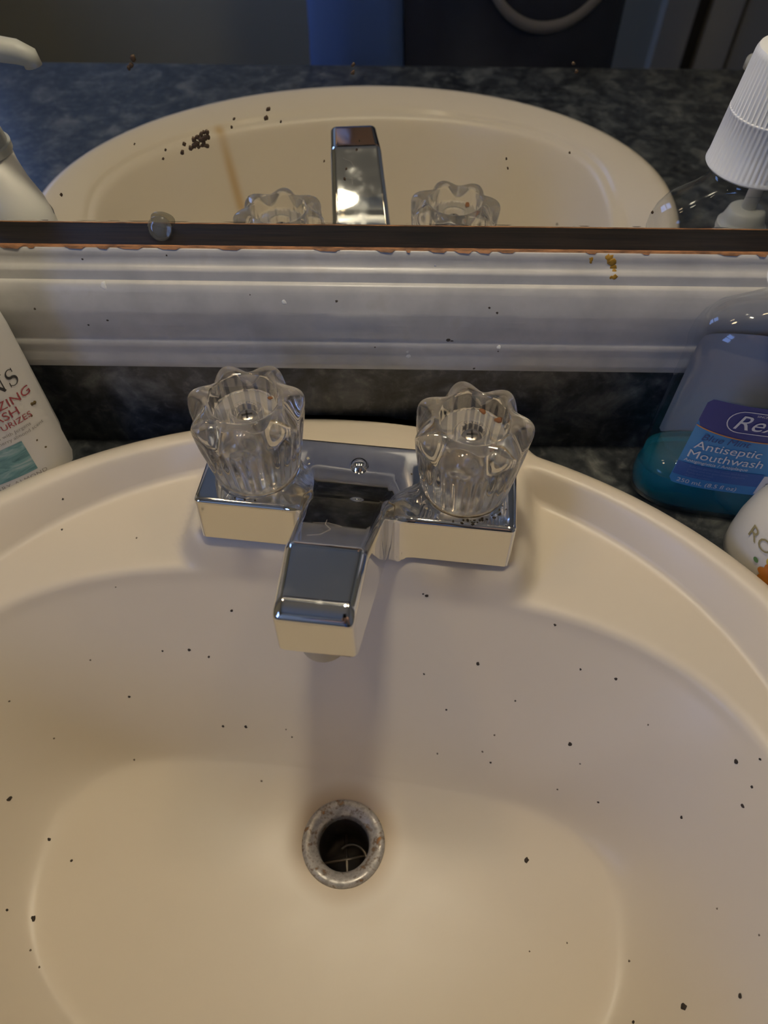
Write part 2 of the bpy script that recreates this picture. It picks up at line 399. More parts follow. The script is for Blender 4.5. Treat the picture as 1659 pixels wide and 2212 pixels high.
# snap to the four corners
outer = np.array(outer)
for cx_ in (X0, X1):
    for cy_ in (YBS, CF):
        i = np.argmin(np.hypot(outer[:, 0]-cx_, outer[:, 1]-cy_)); outer[i] = (cx_, cy_)
ct = MB()
T = .038
ct.rings([[(x, y, ZCT-T) for x, y in ell], [(x, y, ZCT) for x, y in ell], [(x, y, ZCT) for x, y in outer], [(x, y, ZCT-T) for x, y in outer], [(x, y, ZCT-T) for x, y in ell]])
ct.f = [f[::-1] for f in ct.f]
top = ct.build('countertop', M_lam, None, smooth=False, base=(SC[0], SC[1], ZCT))
tag(top, 'dark slate-patterned laminate counter top around the oval sink', 'countertop')
bs = MB().box(X0, X1, YBS, Y1, ZCT, .0675).build('backsplash', M_lam, None, smooth=False, base=(0, YBS, ZCT))
tag(bs, 'low dark slate-patterned backsplash strip under the mirror frame', 'backsplash')
cabe = empty('vanity_cabinet', (.1, -.26, ZFL), 'brown wooden vanity cabinet under the dark counter', 'cabinet')
cw = MB(); cw.box(X0+.001, X0+.02, CF+.03, Y1-.001, ZFL, ZCT-T); cw.box(X1-.02, X1-.001, CF+.03, Y1-.001, ZFL, ZCT-T); cw.box(X0+.02, X1-.02, CF+.03, CF+.05, ZFL+.1, ZCT-T)
cw.build('body', M_cab, cabe, smooth=False)
for i in range(4):
    x = X0+.04+i*.56
    d_ = MB().box(x, x+.54, CF+.012, CF+.03, ZFL+.12, ZCT-T-.02).build('cabinet_door', M_cab, cabe, smooth=False)
    kb = MB(); kx = x+(.49 if i % 2 == 0 else .05)
    kb.tube([(kx, CF+.012, -.15), (kx, CF, -.15), (kx, CF-.004, -.15), (kx, CF-.014, -.15), (kx, CF-.018, -.15)], [.005, .005, .013, .013, .006], 16)
    kb.build('knob', M_steel, d_)

# ------------------------------------------------------------------ framed mirror
mir = empty('framed_mirror', (0, 0, .072), 'wall mirror in a white painted moulded frame with brown spots on the glass', 'mirror')
MX0, MX1, MZ1 = -.62, .62, .46
MB().box(MX0, MX1, 0, .004, .124, MZ1).build('mirror_glass', M_mirror, mir, smooth=False)
# frame profile, outward distance q (0 = sight edge, grows away from the glass) and Y
ctrl = [(0, -.0094), (.0002, -.0104), (.0006, -.0112), (.0018, -.0118), (.0034, -.0122), (.0070, -.0124), (.0078, -.0133), (.0086, -.0150), (.0094, -.0157), (.0122, -.0160), (.0134, -.0164), (.0136, -.0178), (.0142, -.0191), (.0174, -.0209), (.0216, -.0223), (.0252, -.0234), (.0272, -.0238), (.0338, -.0238), (.0401, -.0235), (.0422, -.0231), (.0438, -.0233), (.0450, -.0240), (.0474, -.0241), (.0500, -.0237), (.0522, -.0239), (.0563, -.0240), (.0600, -.0240), (.0606, -.0236), (.0606, 0), (0, 0)]
ZS = .1284                     # sight edge height of the bottom rail
def rail(side, prof):
    v = []; 
    for end in (0, 1):
        for q, y in prof:
            if side == 'b': v.append(((MX0-q) if end == 0 else (MX1+q), y, ZS-q))
            if side == 't': v.append(((MX0-q) if end == 0 else (MX1+q), y, MZ1+q))
            if side == 'l': v.append((MX0-q, y, (ZS-q) if end == 0 else (MZ1+q)))
            if side == 'r': v.append((MX1+q, y, (ZS-q) if end == 0 else (MZ1+q)))
    n = len(prof); f = []
    for i in range(n-1): f.append((i, i+1, n+i+1, n+i))
    if side in 'tl': f = [q[::-1] for q in f]
    m = MB(); m.add(v, f); return m
for s_ in 'btlr':
    rl = rail(s_, ctrl).build('frame_rail', M_paint, mir, auto=50)
    e_ = rail(s_, [(.0001, -.0088), (-.0003, -.0088), (-.0003, -.0098), (.0004, -.0107)]).build('worn_edge', M_raw, rl, smooth=False)
    l_ = rail(s_, [(-.0002, -.0089), (-.0001, -.005), (-.0003, 0)]).build('dark_lip', M_lip, rl, smooth=False)
# ragged chips where paint meets bare wood along the bottom rail
ch = MB()
x = -.3
while x < .3:
    w = random.uniform(.002, .014); d_ = random.uniform(.0002, .0009)
    if random.random() < .55:
        ch.add([(x, -.0104, ZS+.00055), (x+w, -.0104, ZS+.00055), (x+w*.8, -.0112-d_, ZS-.0004), (x+w*.3, -.0112-d_*.6, ZS-.0003)], [(0, 3, 2, 1)])
    x += w+random.uniform(0, .008)
o_ = ch.build('paint_chips', M_raw, mir, smooth=False); o_['kind'] = 'stuff'
# stains stuck on the glass
st = MB()
def dot(mb, px_, py_, r, Y=-.0005, e=1.25):
    p = on_plane_y(px_, py_, Y); o, d = pix_ray(px_, py_); k = np.linalg.norm(p-CAM)/FPX*.85
    crumb(mb, p, (0, -1, 0), r*k, e, .07)
for x, y, r in [(412, 321, 5), (420, 315, 5.5), (426, 310, 4.5), (434, 303, 6), (442, 299, 6), (449, 296, 5), (447, 287, 5), (428, 318, 4), (440, 310, 4), (445, 316, 5), (418, 303, 5), (426, 297, 5), (434, 291, 5), (440, 287, 4), (436, 316, 3), (397, 312, 4), (393, 330, 4.5), (579, 237, 4), (575, 256, 4.5), (505, 258, 2.5), (500, 276, 2.5), (287, 127, 6), (283, 143, 5), (278, 148, 4), (763, 141, 3.5), (762, 158, 4), (1239, 138, 3), (1245, 156, 3.5), (357, 325, 2), (352, 344, 2.2), (290, 312, 1.6), (132, 422, 3), (1094, 344, 2), (1097, 365, 2), (1410, 460, 2.5), (1231, 331, 2), (606, 264, 2), (700, 349, 1.8), (770, 325, 2), (776, 305, 1.6), (744, 388, 2.5), (748, 366, 2)]:
    dot(st, x, y, r)
o_ = st.build('brown_spots', mat('dried_splash', (.06, .032, .010), .6), mir); o_['kind'] = 'stuff'
# orange smear on the bottom rail
sm = MB()
bvf = None
rb = [o for o in mir.children if o.name.startswith('frame_rail')][0]
BVR = BVHTree.FromPolygons([Vector(v_.co)+Vector((0, 0, .072)) for v_ in rb.data.vertices], [tuple(p.vertices) for p in rb.data.polygons])
def on_rail(px_, py_):
    o, d = pix_ray(px_, py_); h = BVR.ray_cast(Vector(o), Vector(d)); return h
def smear(mb, pts, e=1.):
    for x, y, r in pts:
        h = on_rail(x, y)
        if h[0] is None: continue
        nn = h[1] if h[1].dot(Vector(pix_ray(x, y)[1])) < 0 else -h[1]
        crumb(mb, h[0], nn, r*h[3]/FPX, e, .05)
smear(sm, [(1317, 560, 9), (1322, 568, 9), (1326, 577, 8), (1327, 585, 6), (1313, 556, 6), (1277, 560, 5), (1276, 566, 4), (1328, 599, 6), (1320, 600, 4)])
o_ = sm.build('orange_smear', mat('orange_gunk', (.34, .19, .02), .45), mir); o_['kind'] = 'stuff'
sm2 = MB()
smear(sm2, [(727, 651, 3.5), (968, 735, 6), (976, 737, 4), (232, 692, 3), (191, 702, 2.6), (360, 552, 2.4), (178, 560, 2.4), (75, 667, 2.4), (1057, 665, 3), (1074, 676, 3), (1024, 796, 3), (1076, 759, 2), (540, 637, 1.8), (810, 750, 2)])
o_ = sm2.build('dark_specks', mat('rail_dirt', (.05, .04, .03), .8), mir); o_['kind'] = 'stuff'
sm3 = MB()
smear(sm3, [(614, 653, 6), (882, 770, 6), (880, 760, 4), (1078, 750, 5), (224, 618, 8), (940, 574, 3), (1100, 806, 6)])
o_ = sm3.build('pale_splashes', mat('dried_soap', (.62, .64, .62), .6), mir); o_['kind'] = 'stuff'

# clear plastic disc leaning on the glass
M_disc = thin_clear('translucent_plastic', (.84, .84, .80), .16, (.30, .30, .27))
dc = MB(); cz, cyy, cxx = ZS+.0054, -.0036, -.1065
n = 40; tl = math.radians(24)
def dpt(a, r, h):
    x = r*math.cos(a); z = r*math.sin(a)
    return (cxx+x, cyy+z*math.sin(tl)-h*math.cos(tl), cz+z*math.cos(tl)+h*math.sin(tl))
dc.rings([[dpt(2*math.pi*i/n, r, h) for i in range(n)] for r, h in ((.0048, -.0008), (.0055, -.0005), (.0055, .0004), (.0048, .0009), (.003, .0012))], True, True, True)
do = dc.build('plastic_disc', M_disc, None, base=(cxx, cyy, ZS))
tag(do, 'small clear plastic disc leaning on the mirror above the dark frame lip', 'plastic disc')

# ------------------------------------------------------------------ faucet (local millimetres, smooth blended body)
FCW = np.array([-.013515, -.081665]); FT = math.radians(-5.95)
fx = np.array([math.cos(FT), math.sin(FT)]); fy = np.array([-math.sin(FT), math.cos(FT)])
def f2w(p):
    p = np.asarray(p, float)/1000.
    return np.concatenate([FCW+p[..., :1]*fx+p[..., 1:2]*fy, p[..., 2:3]], -1)
fau = empty('faucet', (FCW[0], FCW[1], .0262), 'chrome two-handle centerset faucet with clear acrylic knobs on the sink', 'faucet')
def smin(a, b, k): h = np.clip(.5+.5*(b-a)/k, 0, 1); return b+(a-b)*h-k*h*(1-h)
def smax(a, b, k): return -smin(-a, -b, k)
def body(x, y, z):
    b = np.abs(x+.3)-76.5
    b = smax(b, (-(y+28.2)+.13*(z-27))*.99, 3.0)
    b = smax(b, y-20.5, 2.5)
    b = smax(b, z-52.5, 2.6)
    b = np.maximum(b, 26.2-z)
    xs = np.abs(x+2.)
    rear = (y+4)*.5607+(z-50)*.828
    rear = rear-1.2*np.exp(-((y+38)/24)**2)
    topp = (z-95.9)*.9995+.02*(y+71.5)
    tp = smax(rear, topp, 1.2)
    hw = 15.0+.045*(y+103)+.02*(92-z)
    side = xs-hw
    s = smax(side, (side+tp+2.6)*.707, 1.6)
    s = smax(s, tp, 1.0)
    front = -(y+103)
    s2 = smax(front, (front+topp+4.2)*.707, 1.4)
    s = smax(s, s2, 3.0)
    bot = (y+103)*(-.452)+(z-67)*(-.892)
    s = smax(s, bot, 2.0)
    s = np.maximum(s, y-8)
    s = np.maximum(s, 26.2-z)
    return smin(b, s, 13.0)
h_ = 1.0
gx = np.arange(-80, 80, h_)+.13; gy = np.arange(-107, 25, h_)+.17; gz = np.arange(24.3, 99, h_)
G = np.meshgrid(gx, gy, gz, indexing='ij'); Fv = body(*G)
def surface_nets(F, g, fn):
    nx, ny, nz = F.shape; sgn = F < 0
    cnt = np.zeros((nx-1, ny-1, nz-1)); acc = np.zeros((nx-1, ny-1, nz-1, 3))
    ax = [g[0], g[1], g[2]]
    offs = [(a, b, c_) for a in (0, 1) for b in (0, 1) for c_ in (0, 1)]
    for o1 in offs:
        for d in range(3):
            if o1[d]: continue
            o2 = list(o1); o2[d] = 1
            s1 = tuple(slice(o1[i], F.shape[i]-1+o1[i]) for i in range(3)); s2 = tuple(slice(o2[i], F.shape[i]-1+o2[i]) for i in range(3))
            f1, f2 = F[s1], F[s2]; m = (f1 < 0) != (f2 < 0)
            t_ = np.where(m, f1/np.where(m, f1-f2, 1), 0)
            for i in range(3):
                base_ = g[i][o1[i]:F.shape[i]-1+o1[i]]
                sh = [1, 1, 1]; sh[i] = -1
                acc[..., i] += np.where(m, base_.reshape(sh)+(t_*h_ if i == d else 0), 0)
            cnt += m
    act = cnt > 0; idx = -np.ones(cnt.shape, int); idx[act] = np.arange(act.sum())
    V = acc[act]/cnt[act][:, None]
    def grad(V):
        e = .02; return np.stack([(fn(*(V+np.eye(3)[i]*e).T)-fn(*(V-np.eye(3)[i]*e).T))/(2*e) for i in range(3)], -1)
    for _ in range(4):
        gr = grad(V); d0 = fn(*V.T); V = V-gr*(d0/np.maximum((gr**2).sum(-1), .2))[:, None]
    N_ = grad(V); N_ /= np.linalg.norm(N_, axis=1)[:, None]
    Q = []
    for d in range(3):
        a, b = (d+1) % 3, (d+2) % 3
        sl1 = [slice(None)]*3; sl2 = [slice(None)]*3
        sl1[d] = slice(0, -1); sl2[d] = slice(1, None)
        for k in (a, b): sl1[k] = slice(1, -1); sl2[k] = slice(1, -1)
        m1, m2 = sgn[tuple(sl1)], sgn[tuple(sl2)]
        I = np.argwhere(m1 != m2)
        flip = m1[m1 != m2]
        I[:, a] += 1; I[:, b] += 1
        def gi(da, db):
            J = I.copy(); J[:, a] -= da; J[:, b] -= db; return idx[J[:, 0], J[:, 1], J[:, 2]]
        q = np.stack([gi(1, 1), gi(0, 1), gi(0, 0), gi(1, 0)], -1)
        q[~flip] = q[~flip][:, ::-1]
        Q.append(q)
    return V, N_, np.concatenate(Q)
Vf, Nf, Qf = surface_nets(Fv, (gx, gy, gz), body)
Nw = np.concatenate([Nf[:, :1]*fx+Nf[:, 1:2]*fy, Nf[:, 2:3]], -1)
spout = obj('faucet_body', f2w(Vf), Qf.tolist(), M_chrome, fau, normals=Nw)
# thin dark gasket line under the base
gk = MB(); 
def flp(m, pts): return [tuple(f2w(np.array(p))) for p in pts]
gpts = []
for (cx_, cy_, a0) in ((70, 14, 0), (-70.6, 14, 90), (-70.6, -21.8, 180), (70, -21.8, 270)):
    for k in range(7):
        a = math.radians(a0+15*k); gpts.append((cx_+5.6*math.cos(a), cy_+5.6*math.sin(a)))
gk.rings([flp(0, [(x, y, z) for x, y in gpts]) for z in (25.6, 27.4)], True, True, True)
gk.build('gasket', M_dark, fau, auto=40)
# aerator under the tip
ae = MB(); R = []
for r, z in ((9.8, 74), (9.8, 55.6), (9.2, 54.4), (8.0, 54.2), (7.8, 58)):
    R.append(flp(0, [(-2+r*math.cos(2*math.pi*i/40), -91+r*math.sin(2*math.pi*i/40), z) for i in range(40)]))
ae.rings(R, True, True, True).build('aerator', mat('aerator_scale', (.5, .46, .36), .45, .3), fau)
# plug button in the lift-rod hole
bt = MB(); R = []
for r, z in ((5.0, 52.3), (5.0, 53.0), (4.5, 53.5), (4.2, 54.6), (3.4, 55.7), (2.0, 56.4), (.6, 56.6)):
    R.append(flp(0, [(-1+r*math.cos(2*math.pi*i/32), 4.5+r*math.sin(2*math.pi*i/32), z) for i in range(32)]))
bt.rings(R, True, True, True).build('plug_button', M_chrome, fau)

# acrylic knobs
NK = 240
ka = np.linspace(0, 2*np.pi, NK, endpoint=False)
def knob_mesh(cx_, rot):
    L = (.5+.5*np.cos(7*(ka-rot)))**.8
    fl_ = np.cos(28*(ka-rot))
    prof = [  # valley r, valley z, lobe r, lobe z, flute
        (18.8, .3, 18.8, .3, 0), (20.2, .8, 20.2, .8, 0), (20.9, 2.2, 20.9, 2.2, 0), (21.2, 4.2, 21.3, 4.2, .25), (21.5, 6.5, 21.7, 6.5, .5), (22.1, 12, 22.5, 12, .6), (22.6, 17, 23.3, 17, .6), (23.0, 21.5, 24.2, 22, .55), (23.4, 27, 25.2, 27, .5), (23.7, 30.5, 26.0, 32, .35), (23.8, 32.8, 26.6, 36, .12),
        (23.6, 34.4, 26.9, 38.4, 0), (23.0, 36.0, 26.8, 40.3, 0), (22.0, 38.0, 26.2, 42.0, 0), (20.7, 40.4, 24.8, 43.6, 0), (19.0, 42.8, 22.4, 44.9, 0), (17.6, 44.3, 19.4, 45.6, 0), (16.5, 45.0, 17.0, 45.6, 0), (15.8, 44.9, 15.9, 45.2, 0), (15.3, 44.2, 15.3, 44.4, 0)]
    ins = [(15.1, 40.5), (14.8, 37.5), (14.2, 36.3), (12.5, 36.0), (8.5, 36.0), (7.8, 36.2), (7.3, 37.0), (6.6, 37.3), (5.9, 37.2), (5.4, 36.6), (5.2, 35.0), (5.0, 32.0), (3.0, 31.8), (.6, 31.8)]
    rings_ = []
    for rv, zv, rl, zl, ff in prof:
        r = rv+(rl-rv)*L+ff*fl_; z = zv+(zl-zv)*L
        rings_.append(np.stack([cx_+r*np.cos(ka), r*np.sin(ka), 52.6+z], -1))
    for r, z in ins: rings_.append(np.stack([cx_+r*np.cos(ka), r*np.sin(ka), 52.6+z*np.ones_like(ka)], -1))
    # smooth the profile between control rings
    A = np.array(rings_); B = [A[0]]
    for i in range(len(A)-1):
        B.append((A[i]+A[i+1])/2*.0+ (-A[max(i-1,0)]+9*A[i]+9*A[i+1]-A[min(i+2,len(A)-1)])/16); B.append(A[i+1])
    A = np.array(B)
    bot = [(9.5, .3), (9.2, 1.), (8.6, 22), (7.8, 25), (.6, 25.5)]
    Bt = np.array([np.stack([cx_+r*np.cos(ka), r*np.sin(ka), 52.6+z*np.ones_like(ka)], -1) for r, z in bot[::-1]])
    return np.concatenate([Bt, A])
for cx_, rot, zr in ((-50.8, math.radians(72), 0), (50.8, math.radians(54), 0)):
    K = knob_mesh(cx_, rot); m = MB().rings([[tuple(p) for p in f2w(r)] for r in K], True, True, True)
    # bottom cap ordering: rings go from bore top out and up
    kn = m.build('knob', M_acrylic, fau); kn.data.materials.append(M_frost)
    nr_ = len(K)
    for p in kn.data.polygons:
        if len(p.vertices) == 4 and (p.index//NK) < 5 or (len(p.vertices) == 4 and (p.index//NK) >= nr_-24): p.material_index = 1
    stm = MB().rings([flp(0, [(cx_+r*math.cos(2*math.pi*i/24), r*math.sin(2*math.pi*i/24), z) for i in range(24)]) for r, z in ((9.0, 52.), (9.0, 53.4), (6.2, 54.5), (6.0, 70), (5.2, 75), (4.5, 76))], True, True, True)
    stm.build('valve_stem', mat('brass_stem', (.62, .55, .42), .35, 1.), kn)
    sc_ = MB(); R = []
    for r, z in ((4.7, 84.6), (4.7, 85.6), (4.2, 86.7), (3.2, 87.4), (2.0, 87.7)):
        R.append(flp(0, [(cx_+r*math.cos(2*math.pi*i/28), r*math.sin(2*math.pi*i/28), z) for i in range(28)]))
    sc_.rings(R, True, True, True); scr = sc_.build('screw', M_steel, kn)
    cx2 = MB(); a0 = math.radians(20 if cx_ < 0 else 5)
    for a in (a0, a0+math.pi/2):
        u = np.array([math.cos(a), math.sin(a)]); w_ = np.array([-u[1], u[0]])
        q = [u*2.4+w_*.45, -u*2.4+w_*.45, -u*2.4-w_*.45, u*2.4-w_*.45]
        cx2.rings([flp(0, [(cx_+p[0], p[1], z) for p in q]) for z in (87.0, 87.85)], True, True, True)
    cx2.build('phillips_slot', M_dark, scr, smooth=False)
    # crusty ring where the knob meets the chrome
    rr = MB(); pts = [(cx_+19.6*math.cos(2*math.pi*i/60), 19.6*math.sin(2*math.pi*i/60), 52.75) for i in range(61)]
    rr.tube(flp(0, pts), [.0005+.0003*random.random() for _ in pts], 6)
    rr.build('limescale_ring', M_scale, kn)
# flecks of grime on the chrome and in the knob wells
gr = MB()
for x, y, z, r in [(-25, 3, 52.6, 1.2), (-27, 7, 52.6, .9), (-23, 0, 52.6, 1.1), (-26, -2, 52.6, .8), (34, -17, 52.6, .7)]:
    crumb(gr, f2w((x, y, z)), (0, 0, 1), r/1000, 1.3)
o_ = gr.build('pale_flecks', mat('dried_flecks', (.6, .55, .42), .7), fau); o_['kind'] = 'stuff'
gr = MB()
for i in range(26):
    a = random.uniform(math.radians(255), math.radians(330)); r = random.uniform(21.5, 24)
    crumb(gr, f2w((50.8+r*math.cos(a), max(r*math.sin(a), -24), 52.6)), (0, 0, 1), random.uniform(.25, .7)/1000, 1.3)
for x, y in ((-57, -21.5), (-47, -22.), (-52, -22), (12, 6), (17, 0), (25, 3)): crumb(gr, f2w((x, y, 52.6)), (0, 0, 1), random.uniform(.3, .7)/1000, 1.2)
o_ = gr.build('brown_grime', mat('grime', (.07, .05, .025), .8), fau); o_['kind'] = 'stuff'
gr = MB()
for x, y, z, r, nn in [(62, 8.5, 89.2, 1.6, (-.6, -.4, .7)), (55, 13, 89.3, 1.3, (0, -.5, .8)), (60, -9.5, 89, 1.5, (-.4, .4, .8)), (-42, 10, 89.2, .9, (0, 0, 1))]:
    crumb(gr, f2w((x, y, z)), nn, r/1000, 1.5, .2)
o_ = gr.build('rust_flakes', mat('rust_flake', (.2, .075, .02), .7), fau); o_['kind'] = 'stuff'
# a few fine hairs stuck to the spout
hr = MB()
def hair(pts): 
    q = []
    P_ = [np.array(p, float) for p in pts]
    for i in range(len(P_)-1):
        for k in range(8): q.append(P_[i]+(P_[i+1]-P_[i])*k/8)
    hr.tube(flp(0, q+[P_[-1]]), .00005, 5)
def rear_z(y): return 50-(y+4)*.5607/.828+1.9*math.exp(-((y+38)/24)**2)
hair([(-6, y, rear_z(y)) for y in (-50, -54)]+[(-3, -58, rear_z(-58)), (-6, -63, rear_z(-63)), (-11, -65, rear_z(-65))])
hair([(-11, -54, rear_z(-54)), (-5, -53, rear_z(-53)), (1, -55, rear_z(-55))])
o_ = hr.build('stray_hair', mat('hair_strand', (.5, .46, .42), .4), fau); o_['kind'] = 'stuff'

# ------------------------------------------------------------------ lettering tools
def text_mesh(s, size, shear=0., bold=0., align='LEFT', space=1.):
    cu_ = bpy.data.curves.new('t', 'FONT'); cu_.body = s; cu_.size = size; cu_.shear = shear; cu_.offset = bold
    cu_.align_x = align; cu_.resolution_u = 3; cu_.space_character = space
    o = bpy.data.objects.new('t', cu_); COL.objects.link(o)
    bpy.context.view_layer.update()
    dg = bpy.context.evaluated_depsgraph_get(); me = o.evaluated_get(dg).to_mesh()
    v = [(p.co.x, p.co.y) for p in me.vertices]; f = [tuple(p.vertices) for p in me.polygons]
    o.evaluated_get(dg).to_mesh_clear(); bpy.data.objects.remove(o); bpy.data.curves.remove(cu_)
    return v, f
class Face2D:
    """flat print laid on a curved bottle face"""
    def __init__(s, fn): s.fn = fn
    def text(s, txt, x, y, size, m, parent, off=.0004, name='lettering', **k):
        v, f = text_mesh(txt, size, **k)
        return obj(name, [s.fn(x+a, y+b, off) for a, b in v], f, m, parent, smooth=False)
    def shape(s, poly, m, parent, name, off=.0002, nx=1):
        return obj(name, [s.fn(a, b, off) for a, b in poly], [tuple(range(len(poly)))], m, parent, smooth=False)
    def patch(s, x0, x1, z0, z1, m, parent, name, off=.0002, r=0., nx=24, nz=6, lower=None, skew=0.):
        V = []; F = []
        for i in range(nx+1):
            x = x0+(x1-x0)*i/nx; dxe = min(x-x0, x1-x)
            ins = r-math.sqrt(max(r*r-(r-dxe)**2, 0)) if r > 0 and dxe < r else 0
            for j in range(nz+1):
                lo = z0+ins+(lower((x-x0)/(x1-x0)) if lower else 0); hi = z1-ins
                z = lo+(hi-lo)*j/nz
                V.append(s.fn(x+skew*(z-z0), z, off))
        for i in range(nx):
            for j in range(nz): a = i*(nz+1)+j; F.append((a, a+nz+1, a+nz+2, a+1))
        return obj(name, V, F, m, parent, smooth=True)
    def stroke(s, pts, w, m, parent, name, off=.0004):
        """a thin printed line of width w (scalar or list)"""
        V = []; F = []; n = len(pts); w = w if hasattr(w, '__len__') else [w]*n
        for i, p in enumerate(pts):
            a = np.array(pts[max(i-1, 0)]); b = np.array(pts[min(i+1, n-1)]); t_ = (b-a)/max(np.linalg.norm(b-a), 1e-9); nn = np.array([-t_[1], t_[0]])
            for sg in (1, -1): q = np.array(p)+nn*sg*w[i]/2; V.append(s.fn(q[0], q[1], off))
        for i in range(n-1): F.append((2*i, 2*i+1, 2*i+3, 2*i+2))
        return obj(name, V, F, m, parent, smooth=False)
def flat(name, col, rough=.45): return mat(name, col, rough)

def bottle_frame(c, ang, a, b, n, zfun=None):
    ca, sa = math.cos(ang), math.sin(ang)
    def xy(x, y): return (c[0]+x*ca-y*sa, c[1]+x*sa+y*ca)
    def front(x, z, off):
        k = zfun(z) if zfun else 1.
        aa, bb = a*k, b*k
        y = -bb*max(1-(abs(x)/aa)**n, 0.)**(1/n)
        # outward normal in the section plane
        gx_ = (abs(x)/aa)**(n-1)/aa*(1 if x > 0 else -1); gy_ = -(abs(y)/bb)**(n-1)/bb
        l = math.hypot(gx_, gy_) or 1
        X, Yy = xy(x+gx_/l*off, y+gy_/l*off)
        return (X, Yy, z)
    return xy, front
def section(c, xy, a, b, n, z, m=72):
    R = []
    for i in range(m):
        t_ = 2*math.pi*i/m; ct_, st_ = math.cos(t_), math.sin(t_)
        x = a*abs(ct_)**(2/n)*(1 if ct_ >= 0 else -1); y = b*abs(st_)**(2/n)*(1 if st_ >= 0 else -1)
        X, Yy = xy(x, y); R.append((X, Yy, z))
    return R

# ------------------------------------------------------------------ mouthwash bottle
M_pet = thin_clear('clear_bottle_plastic', (.94, .95, .97))
M_liq = mat('blue_mouthwash', (.04, .42, .60), .0, 0, IOR=1.33, Transmission_Weight=.8)
M_cap = mat('white_cap', (.80, .81, .84), .45)
mc = (.181, -.0500); mang = math.radians(-9)
mw = empty('mouthwash_bottle', (mc[0], mc[1], ZCT), 'clear mouthwash bottle with white ribbed cap, blue label and a little blue liquid', 'bottle')
MA, MBD, MN = .0445, .0205, 2.7
mxy, mfront = bottle_frame(mc, mang, MA-.0012, MBD-.0012, MN)
outp = [(.30, 0), (.80, .0004), (.93, .0014), (.985, .0045), (1., .009), (1., .016), (.985, .020), (.972, .022), (.972, .096), (.985, .099), (1., .102), (.99, .108), (.95, .1135), (.86, .1190), (.70, .1240), (.50, .1275)]
def msec(k, z, d=0.):
    if z <= .1275: return section(mc, mxy, MA*k-d, MBD*max(k, .72 if z > .11 else k)-d, MN if k > .75 else 2.2, ZCT+z)
R = [msec(k, z) for k, z in outp]
nk = [(.0195, .1292), (.0178, .1300), (.0175, .1330), (.0178, .1345), (.0150, .1360), (.0150, .1420)]
R += [[(mc[0]+r*math.cos(mang+2*math.pi*i/72), mc[1]+r*math.sin(mang+2*math.pi*i/72), ZCT+z) for i in range(72)] for r, z in nk]
inn = [msec(k, max(z, .0022), .0013) for k, z in outp]
inn += [[(mc[0]+(r-.0014)*math.cos(mang+2*math.pi*i/72), mc[1]+(r-.0014)*math.sin(mang+2*math.pi*i/72), ZCT+z) for i in range(72)] for r, z in nk]
mbm = MB(); mbm.rings(R, True, True, False)
mbm.build('bottle_shell', M_pet, mw)
# liquid
lv = .0275
lq = [(.30, .00235), (.80, .0025), (.93, .0032), (.985, .0055), (1., .009), (1., .016), (.985, .020), (.972, .022), (.972, lv)]
MB().rings([section(mc, mxy, MA*k-.00135, MBD*k-.00135, MN if k > .75 else 2.2, ZCT+z) for k, z in lq], True, True, True).build('blue_liquid', M_liq, mw)
# cap with ribs
cp = MB(); R = []; nn = 240
for r, z, rb_ in ((.0205, .1352, 0), (.0234, .1354, 0), (.0240, .1362, 0), (.0238, .1375, 0), (.0233, .1382, .00022), (.0216, .160, .00022), (.0218, .1605, 0), (.0218, .1612, 0), (.0214, .1616, .00022), (.0196, .1845, .00022), (.0195, .1858, 0), (.0188, .1872, 0), (.0175, .1876, 0), (.010, .1873, 0), (.002, .1872, 0)):
    R.append([(mc[0]+(r+rb_*(1 if (i//2) % 2 else -1))*math.cos(2*math.pi*i/nn), mc[1]+(r+rb_*(1 if (i//2) % 2 else -1))*math.sin(2*math.pi*i/nn), ZCT+z) for i in range(nn)])
cp.rings(R, True, True, True).build('ribbed_cap', M_cap, mw, auto=40)
# label
mk = .972
mxy2, mfr = bottle_frame(mc, mang, MA*mk, MBD*mk, MN)
F2 = Face2D(mfr)
B_dark, B_mid, B_light = flat('label_navy', (.022, .032, .19)), flat('label_blue', (.03, .10, .32)), flat('label_sky', (.045, .22, .47))
L_white, L_navy, L_or = flat('label_white', (.62, .62, .64)), flat('print_navy', (.02, .05, .19)), flat('print_orange', (.55, .22, .05))
L_grey = flat('print_grey', (.16, .16, .17))
zb = ZCT+.0245
LW = .030
lab = F2.patch(-LW, LW, zb, zb+.0600, B_light, mw, 'front_label', .0003, .003, 36, 8)
F2.patch(-LW, LW, zb+.0430, zb+.0602, B_dark, lab, 'brand_band', .00045, .003, 36, 4, lower=lambda u: -.0042*max(math.sin(math.pi*u),0)**.8+.003*0)
arc = [(-LW+.0002+2*(LW-.0002)*i/40, zb+.0427-.0042*max(math.sin(math.pi*i/40),0)**.8) for i in range(41)]
F2.stroke(arc, .0007, L_or, lab, 'orange_line', .0006)
pl_ = []
px0, px1, pz0, pz1 = -.0185, .0255, zb+.0435, zb+.0570
rr_ = (pz1-pz0)/2
for i in range(13): a = math.pi/2+math.pi*i/12; pl_.append((px0+rr_+rr_*math.cos(a), (pz0+pz1)/2+rr_*math.sin(a)))
for i in range(13): a = -math.pi/2+math.pi*i/12; pl_.append((px1-rr_+rr_*math.cos(a), (pz0+pz1)/2+rr_*math.sin(a)))
pl_.append(pl_[0])
dense = []
for i in range(len(pl_)-1):
    for k in range(4): dense.append(tuple(np.array(pl_[i])+(np.array(pl_[i+1])-np.array(pl_[i]))*k/4))
dense.append(pl_[-1])
F2.stroke(dense, .0005, L_white, lab, 'brand_outline', .0007)
F2.text('Rexall', px0+.0028, zb+.0458, .0128, L_white, lab, .0008, shear=.25)
F2.text('SINCE 1903', px0+.011, zb+.0548, .0018, L_white, lab, .0008)
